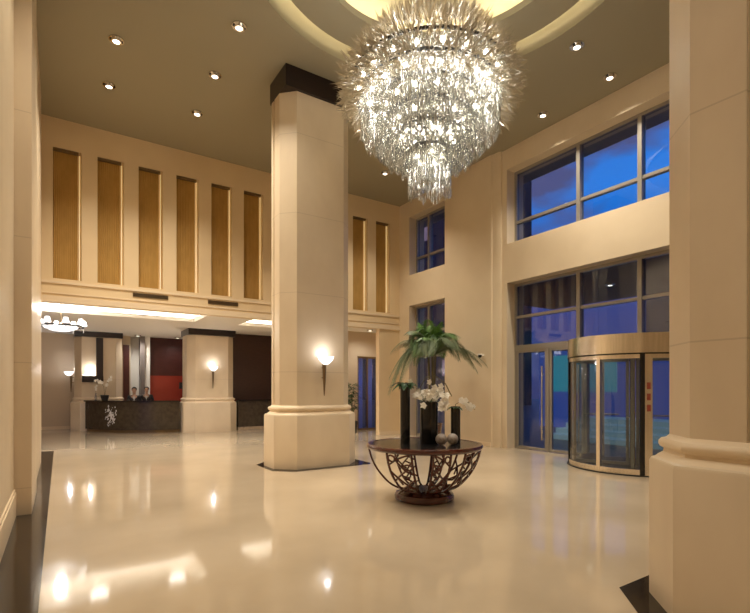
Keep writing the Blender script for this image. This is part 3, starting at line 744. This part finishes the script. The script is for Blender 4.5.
# ============================================================ PALM
pl = thing('potted_palm', 'tall feathery palm in a dark pot beside the far window behind the table', 'plant', (8.35, 9.90, 0))
m = MB(); m.lathe([(.001, 0), (.20, 0), (.23, .05), (.27, .60), (.29, .64), (.27, .66), (.25, .62), (.24, .56), (.001, .56)], seg=32, cap=False); m.build('pot', M['mahog'], pl)
MB().annulus(.001, .238, .561, .585, seg=24).build('soil', M['soil'], pl)
random.seed(33)
for k in range(5):
    a = 2 * pi * k / 5
    MB().tube([(.08 * cos(a), .08 * sin(a), .58), (.06 * cos(a + .4), .06 * sin(a + .4), 1.4), (.11 * cos(a + .8), .11 * sin(a + .8), 2.48)], [.030, .024, .018], 8).build('trunk', M['stem'], pl)
def frond(az, el, L, droop, mt, nl=46):
    m = MB(); n = 16; pts = []; z0 = 2.46
    h = Vector((cos(az), sin(az), 0)); start = Vector((.06 * cos(az), .06 * sin(az), z0))
    for i in range(n + 1):
        t = i / n; pts.append(start + h * L * (t * cos(el) + .10 * t * t) + Vector((0, 0, L * t * sin(el) - droop * L * t ** 2.4)))
    m.tube(pts, [.012 * (1 - .8 * i / n) + .002 for i in range(n + 1)], 5)
    side = Vector((-sin(az), cos(az), 0))
    for i in range(int(nl * .12), nl + 1):
        t = i / nl; j = min(int(t * n), n - 1); f = t * n - j; p = pts[j].lerp(pts[j + 1], f); d = (pts[j + 1] - pts[j]).normalized()
        ll = .30 * L * (sin(pi * (t * .8 + .14))) * random.uniform(.85, 1.1)
        for s_ in (-1, 1):
            dd = (side * s_ * .6 + d * .75 + Vector((0, 0, -.25))).normalized(); wv = d.cross(dd).normalized() * .002 + (side * s_).cross(dd).cross(dd).normalized() * .009
            q1 = p + dd * ll * .5; q2 = p + dd * ll + Vector((0, 0, -.30 * ll))
            m.add([p, q1 + wv, q1 - wv, q2], [(0, 1, 2), (1, 3, 2)])
    m.build('frond', M[mt], pl)
crx = math.atan2(RT.y, RT.x)
for k in range(24):
    az = 2 * pi * k / 24 + random.uniform(-.12, .12); el = R(random.uniform(55, 84)); L = random.uniform(1.15, 1.65)
    frond(az, el, L, random.uniform(.5, .95), 'palm' if k % 3 else 'palmd')
for da, el, L, dr in ((.3, 48, 1.5, .85), (.0, 40, 1.45, .8), (-.25, 34, 1.5, .75), (.55, 60, 1.5, .9), (pi + .1, 45, 1.35, 1.15), (pi - .4, 50, 1.4, 1.3), (pi + .5, 55, 1.4, 1.3), (pi, 58, 1.7, 1.45), (pi - .2, 62, 1.75, 1.4), (pi + .25, 52, 1.6, 1.4), (pi - .6, 60, 1.6, 1.4), (.15, 58, 1.75, 1.0), (-.1, 52, 1.6, 1.05)):
    frond(crx + da, R(el), L, dr, 'palmd')
for k in range(9):
    frond(2 * pi * k / 9 + .2, R(random.uniform(76, 87)), random.uniform(.95, 1.25), .25, 'palmb')
# plant at the passage entrance
pp = thing('potted_shrub', 'dark leafy potted shrub just right of the tall column in the passage', 'plant', (8.72, 14.75, 0))
m = MB(); m.lathe([(.001, 0), (.17, 0), (.22, .40), (.20, .42), (.18, .36), (.001, .36)], seg=24, cap=False); m.build('pot', M['blackm'], pp)
MB().tube([(0, 0, .36), (.02, 0, 1.3)], .02, 6).build('trunk', M['stem'], pp)
m = MB()
for k in range(260):
    a = random.random() * 6.28; r = random.uniform(.0, .22); leafm(m, (r * cos(a), r * sin(a), random.uniform(.8, 1.75)), (cos(a), sin(a), random.uniform(0, .9)), random.uniform(.16, .28), .03, .5)
m.build('foliage', M['leaf'], pp)['kind'] = 'stuff'
# security camera
scm = thing('security_camera', 'small white dome security camera on the pier right of the palm', 'camera', (9.72, 9.33, 2.50))
MB().box(-.10, -.001, -.03, .03, -.02, .02).build('bracket', M['white'], scm)
m = MB(); m.ball((-.14, 0, -.02), .055, 16); m.build('camera_dome', M['black'], scm)
MB().annulus(.001, .062, 0, .035, c=(-.14, 0), seg=20).build('housing', M['white'], scm)

# ============================================================ RECEPTION
def arc_desk():
    # centre line of the front from the left column to the right column
    A, B, C = Vector((.78, 20.62)), Vector((1.95, 18.98)), Vector((3.62, 18.32))
    n = 24; return [((1 - t) ** 2 * A.x + 2 * t * (1 - t) * (2 * B.x - .5 * A.x - .5 * C.x) + t * t * C.x, (1 - t) ** 2 * A.y + 2 * t * (1 - t) * (2 * B.y - .5 * A.y - .5 * C.y) + t * t * C.y) for t in [i / n for i in range(n + 1)]]
dp = arc_desk()
def offs(pts, d):
    r = []
    for i, p in enumerate(pts):
        a = Vector(pts[max(i - 1, 0)]); b = Vector(pts[min(i + 1, len(pts) - 1)]); t = (b - a).normalized(); nrm = Vector((-t.y, t.x)); r.append((p[0] + nrm.x * d, p[1] + nrm.y * d))
    return r
dk = thing('reception_desk', 'long curved dark reception desk between the two far columns', 'desk')
def strip(o0, o1, z0, z1):
    a = offs(dp, o0); b = offs(dp, o1); m = MB()
    m.loft([[(a[i][0], a[i][1], z0), (b[i][0], b[i][1], z0), (b[i][0], b[i][1], z1), (a[i][0], a[i][1], z1)] for i in range(len(dp))]); return m
strip(0, .10, .10, 1.10).build('front_panel', M['desk'], dk)
strip(.06, .12, 0, .10).build('plinth', M['bronze'], dk)
strip(-.06, .50, 1.10, 1.15).build('counter_top', M['dark'], dk)
strip(.44, .48, 0, 1.10).build('back_panel', M['brown'], dk)
# sparkling emblem on the desk front: loose silver leaf shapes
random.seed(4); m = MB(); fpts = offs(dp, -.012)
for k in range(110):
    t = .33 + random.gauss(0, .028); z = .60 + random.gauss(0, .17)
    if not .15 < z < .98 or not .25 < t < .41: continue
    i = t * (len(fpts) - 1); j = int(i); q = Vector(fpts[j]).lerp(Vector(fpts[j + 1]), i - j); tg = (Vector(fpts[j + 1]) - Vector(fpts[j])).normalized()
    sx = random.uniform(.012, .03); sz = random.uniform(.02, .05); n_ = Vector((-tg.y, tg.x)) * random.uniform(-.012, .0)
    m.add([(q.x - tg.x * sx, q.y - tg.y * sx, z), (q.x + n_.x, q.y + n_.y, z - sz), (q.x + tg.x * sx, q.y + tg.y * sx, z), (q.x + n_.x * .5, q.y + n_.y * .5, z + sz)], [(0, 1, 2, 3)])
m.build('emblem', M['silver'], dk)['label'] = 'sparkling silver emblem'
# second counter
sd = thing('side_counter', 'low dark counter in front of the dark wall right of the desk column', 'counter', (5.65, 17.95, 0))
MB().box(0, 3.2, .05, .6, .12, 1.10).build('front_panel', M['desk'], sd); MB().box(0, 3.2, 0, .62, 1.10, 1.15).build('counter_top', M['dark'], sd)
MB().box(0, 3.2, .08, .58, 0, .12).build('plinth', M['steel'], sd)
# inverted L fitting on the left column
wl = thing('wall_fitting', 'dark inverted L shaped fitting on the far left column, light glowing behind it', 'wall lamp', (1.34, 20.9, 0))
MB().box(-.20, .03, -.06, -.001, 1.82, 3.50).build('upright', M['cap'], wl)
MB().box(-.66, .03, -.16, -.001, 1.82, 2.06).build('crossbar', M['cap'], wl)
MB().box(-.62, -.22, -.05, -.003, 2.07, 2.09).build('light_strip', M['covew'], wl)
lamp('POINT', 'fitting_lamp', (.95, 20.72, 2.3), 8, (1, .95, .9), .05)
# desk lamp
lp = thing('table_lamp', 'table lamp with black drum shade at the right end of the reception desk', 'lamp', (3.92, 18.98, 1.15))
m = MB(); m.lathe([(.09, 0), (.09, .02), (.03, .03), (.028, .42), (.001, .43)], seg=20); m.build('lamp_base', M['chrome'], lp)
m = MB(); m.lathe([(.20, .42), (.19, .66), (.182, .66), (.192, .42)], seg=28, cap=False); m.build('lamp_shade', M['blackm'], lp)
MB().ball((0, 0, .50), .03, 10).build('bulb', M['downglow'], lp)
lamp('POINT', 'table_lamp_light', (3.92, 18.98, 1.72), 40, (1, .82, .62), .03)
# orchid pot on desk
op = thing('potted_orchid', 'white orchid in a dark pot on the left of the reception desk', 'plant', (1.36, 19.95, 1.15))
m = MB(); m.lathe([(.001, 0), (.10, 0), (.14, .17), (.13, .19), (.11, .16), (.001, .16)], seg=20, cap=False); m.build('pot', M['blackm'], op)
m = MB()
for k in range(9): leafm(m, (0, 0, .16), (cos(k * .7), sin(k * .7), .7), random.uniform(.18, .26), .035, .5)
m.build('leaf', M['leaf'], op)
m = MB(); m.tube([(0, 0, .16), (-.03, 0, .5), (-.12, -.03, .68), (-.24, -.05, .74)], .007, 6); m.tube([(0, 0, .16), (.05, 0, .5), (.12, -.03, .74), (.16, -.03, .86)], .007, 6); m.build('stem', M['stem'], op)
for k in range(16):
    s_ = k % 2; t = random.random(); p = Vector((-.06 - .22 * t, -.05, .62 + .13 * t)) if s_ else Vector((.05 + .15 * t, -.05, .5 + .38 * t))
    add_blossom(op, p + Vector((random.uniform(-.04, .04), -.03, random.uniform(-.04, .04))), (random.uniform(-.5, .3), -1, .2), 1.15)
# clear vase with a white stem left of the orchid
gv = thing('bud_vase', 'small clear bud vase with a pale flower at the left end of the desk', 'vase', (1.10, 20.35, 1.15))
m = MB(); m.lathe([(.001, 0), (.04, 0), (.045, .10), (.02, .22), (.026, .26), (.022, .26), (.015, .22), (.001, .02)], seg=16, cap=False); m.build('vase_body', M['crystal'], gv)
MB().tube([(0, 0, .03), (0, 0, .40)], .004, 5).build('stem', M['stem'], gv)
for k in range(4): add_blossom(gv, (random.uniform(-.04, .04), -.03, .38 + .05 * k), (0, -1, .3), .9)

# people ------------------------------------------------------
def skin(name, joints, edges, m, parent, sub=2):
    me = bpy.data.meshes.new(name); me.from_pydata([j[0] for j in joints], edges, []); me.materials.append(m)
    o = bpy.data.objects.new(name, me); col.objects.link(o)
    if parent: o.parent = parent
    s_ = o.modifiers.new('skin', 'SKIN'); s_.use_smooth_shade = True
    for i, j in enumerate(joints):
        r = j[1]; r = r if isinstance(r, tuple) else (r, r); me.skin_vertices[0].data[i].radius = r
    me.skin_vertices[0].data[0].use_root = True
    if sub: q = o.modifiers.new('subsurf', 'SUBSURF'); q.levels = sub; q.render_levels = sub
    return o
def person(loc, rz, label, h=1.0, female=False):
    t = thing('person', label, 'person', loc, rz, 'receptionists behind the desk')
    J = []; E_ = []
    def j(p, r, par=None):
        J.append(((p[0] * h, p[1] * h, p[2] * h), r)); 
        if par is not None: E_.append((par, len(J) - 1))
        return len(J) - 1
    pel = j((0, 0, .95), (.15, .10)); wst = j((0, 0, 1.10), (.125, .09), pel); che = j((0, 0, 1.30), (.155, .10), wst)
    nk = j((0, 0, 1.43), .055, che); n2 = j((0, -.01, 1.50), .048, nk); h1 = j((0, -.03, 1.56), (.068, .080), n2); h2 = j((0, -.02, 1.65), (.074, .088), h1); h3 = j((0, 0, 1.72), (.05, .06), h2)
    for s_ in (-1, 1):
        sh = j((.18 * s_, 0, 1.38), .052, che); el = j((.25 * s_, -.02, 1.13), .040, sh); wr = j((.17 * s_, -.23, 1.02), .026, el); pa = j((.14 * s_, -.30, 1.01), (.036, .016), wr)
        for f, L in enumerate((.055, .07, .075, .068)):
            a = j((.14 * s_ + (-.028 + .019 * f) * s_, -.345, 1.012), .0085, pa); b = j((.14 * s_ + (-.030 + .020 * f) * s_, -.345 - L * .5, 1.004), .008, a); j((.14 * s_ + (-.030 + .021 * f) * s_, -.345 - L * .85, .985), .007, b)
        a = j((.14 * s_ - .045 * s_, -.285, 1.0), .009, pa); j((.14 * s_ - .062 * s_, -.325, .99), .008, a)
        hp = j((.09 * s_, 0, .88), .085, pel); kn = j((.10 * s_, -.01, .48), .055, hp); an = j((.10 * s_, .02, .09), .035, kn); j((.11 * s_, -.12, .035), (.035, .025), an)
    skin('body', J, E_, M['skin'], t)
    # jacket
    J, E_ = [], []
    a = j((0, 0, .84), (.175, .125)); b = j((0, 0, 1.0), (.17, .12), a); c = j((0, 0, 1.12), (.145, .105), b); d = j((0, 0, 1.29), (.172, .118), c); j((0, .012, 1.405), (.085, .075), d)
    for s_ in (-1, 1):
        q = j((.19 * s_, 0, 1.375), .064, d); q = j((.255 * s_, -.02, 1.13), .050, q); j((.185 * s_, -.20, 1.03), .036, q)
    skin('jacket', J, E_, M['suit'], t)
    J, E_ = [], []
    a = j((0, 0, .93), (.16, .115))
    for s_ in (-1, 1):
        q = j((.095 * s_, 0, .86), .098, a); q = j((.10 * s_, -.01, .48), .072, q); j((.10 * s_, .02, .10), .058, q)
    skin('trousers', J, E_, M['suit'], t)
    for s_ in (-1, 1):
        m = MB(); m.ball((.105 * s_ * h, -.05, .04), .05, 12, .04); m.xf(Matrix.Translation((0, 0, .0)) @ Matrix.Diagonal((1, 2.2, 1, 1)))
        m.build('shoe', M['black'], t)
    m = MB(); m.add([(-.05 * h, -.112 * h, 1.37 * h), (.05 * h, -.112 * h, 1.37 * h), (0, -.132 * h, 1.20 * h)], [(0, 1, 2)]); m.add([(-.05 * h, -.102 * h, 1.37 * h), (.05 * h, -.102 * h, 1.37 * h), (0, -.122 * h, 1.20 * h)], [(0, 1, 2)])
    m.build('shirt', M['shirt'], t)
    # hair cap
    m = MB(); m.ball((0, .014 * h, 1.675 * h), .096 * h, 20, .092 * h)
    m.v = [v for v in m.v]; m.f = [f for f in m.f if not (sum(m.v[i][1] for i in f) / len(f) < -.045 * h and sum(m.v[i][2] for i in f) / len(f) < 1.700 * h)]; m.sm = [True] * len(m.f)
    if female: m.ball((0, .105 * h, 1.64 * h), .042 * h, 12)
    m.build('hair', M['hair'], t)
    # face
    f = MB(); f.loft([[(-.012 * h, -.098 * h, 1.60 * h), (.012 * h, -.098 * h, 1.60 * h), (0, -.126 * h, 1.60 * h)], [(-.007 * h, -.098 * h, 1.645 * h), (.007 * h, -.098 * h, 1.645 * h), (0, -.108 * h, 1.645 * h)]], True); f.build('nose', M['skin'], t)
    f = MB(); f.ball((-.03 * h, -.094 * h, 1.64 * h), .010, 10); f.ball((.03 * h, -.094 * h, 1.64 * h), .010, 10); f.build('eyes', M['black'], t)
    f = MB(); f.tube([(-.022 * h, -.105 * h, 1.575 * h), (0, -.110 * h, 1.572 * h), (.022 * h, -.105 * h, 1.575 * h)], .005, 6); f.build('mouth', M['signred'], t)
    f = MB(); f.ball((-.078 * h, 0, 1.63 * h), .014, 10, .025); f.ball((.078 * h, 0, 1.63 * h), .014, 10, .025); f.build('ears', M['skin'], t)
    return t
person((2.33, 20.0, 0), R(-8), 'person in dark uniform with hair tied back standing left behind the reception desk', .93, True)
person((2.86, 20.75, 0), R(-12), 'person in dark uniform and white collar standing right behind the reception desk', .94)

# ring pendant lamp
rg = thing('ring_pendant_lamp', 'white ring chandelier with small fabric shades hanging over the reception lobby', 'chandelier', (.02, 15.2, RZ + .42))
zz = -.92
MB().annulus(.50, .53, zz, zz + .035, seg=56).build('ring', M['blackm'], rg)
MB().tube([(0, 0, -.001), (0, 0, zz + .02)], .012, 8).build('rod', M['bronze'], rg)
m = MB(); m.lathe([(.001, zz - .12), (.20, zz - .10), (.36, zz - .04), (.40, zz + .005), (.385, zz + .005), (.001, zz - .08)], seg=36, cap=False); m.build('glass_bowl', M['shade'], rg)
m = MB()
for k in range(4):
    a = pi * k / 4; m.tube([(-.51 * cos(a), -.51 * sin(a), zz + .017), (.51 * cos(a), .51 * sin(a), zz + .017)], .008, 6)
m.ball((0, 0, zz + .05), .07, 14); m.build('arm', M['bronze'], rg)
for k in range(8):
    a = 2 * pi * k / 8 + .2; x, y = .53 * cos(a), .53 * sin(a)
    m = MB(); m.lathe([(.085, zz + .07), (.048, zz + .21), (.042, zz + .21), (.078, zz + .07)], (x, y, 0), 18, cap=False); s_ = m.build('lamp_shade', M['shade'], rg)
    MB().tube([(x, y, zz - .12), (x, y, zz + .10)], .010, 6).build('candle', M['chrome'], s_)
lamp('POINT', 'pendant_lamp_light', (.02, 15.2, RZ - .05), 60, (1, .93, .82), .1)

# ============================================================ OUTSIDE
struct(MB().box(10.6, 60, -20, 60, -.35, -.05).build('ground_outside', M['asphalt']))
struct(MB().box(10.5, 11.35, 1.0, 14.0, 7.58, 7.85).build('roof_overhang', M['mullion']))
cn = struct(MB().box(10.5, 15.0, -2.0, 11.0, 4.46, 4.62).build('trim_10', M['facade']))  # dark slab added outside to darken the top row of the lower panes
for y, lb in ((5.6, 'nearer to the revolving door'), (7.4, 'farther along')):
    o = dup(dl0, (12.6, y, 4.46)); o['label'] = 'small downlight under the added dark canopy outside, ' + lb; o['group'] = 'canopy downlights outside the windows'
def tower(x0, x1, y0, y1, h, label, lit=0):
    t = thing('building', label, 'building', (x0, y0, -.05))
    MB().box(0, x1 - x0, 0, y1 - y0, 0, h).build('wall', M['facade'], t)
    MB().box(-.3, x1 - x0 + .3, -.3, y1 - y0 + .3, h, h + .5).build('roof', M['facade'], t)
    k = 0
    for z in range(3, int(h) - 2, 4):
        for j in range(1, int(y1 - y0) - 2, 4):
            k += 1
            if random.random() < lit: MB().box(-.05, -.001, j, j + 1.6, z, z + 1.8).build('window', M['litwin'], t)
tower(36, 38, 30.2, 64, 30, 'dark neighbouring tower behind the far end of the upper window', .25)
tower(45, 55, 18.5, 23, 13, 'low dark building in the middle of the upper window', .1)
kb = thing('kiosk', 'low building glowing teal and blue outside the glass doors', 'building', (17.5, 9.6, -.05))
MB().box(0, 4, 0, 3.9, 0, 3.2).build('wall', M['blueglow'], kb)
MB().box(-.05, -.001, .4, 3.5, 1.5, 3.0).build('sign_panel', M['tealglow'], kb)
MB().box(-.3, 4.2, -.2, 4.1, 3.2, 3.4).build('roof', M['facade'], kb)
st = thing('steps', 'pale lit steps outside the glass doors', 'steps', (13.4, 5.9, -.05))
for k in range(4): MB().box(k * .55, 3, 0, 4.2, k * .16, k * .16 + .15).build('step', M['stepglow'], st)
bw = thing('building', 'blue lit building outside beyond the revolving door', 'building', (19.5, 2.0, -.05))
MB().box(0, 3, 0, 7.0, 0, 4.2).build('wall', M['blueglow'], bw); MB().box(-.2, 3.2, -.2, 7.2, 4.2, 4.4).build('roof', M['facade'], bw)
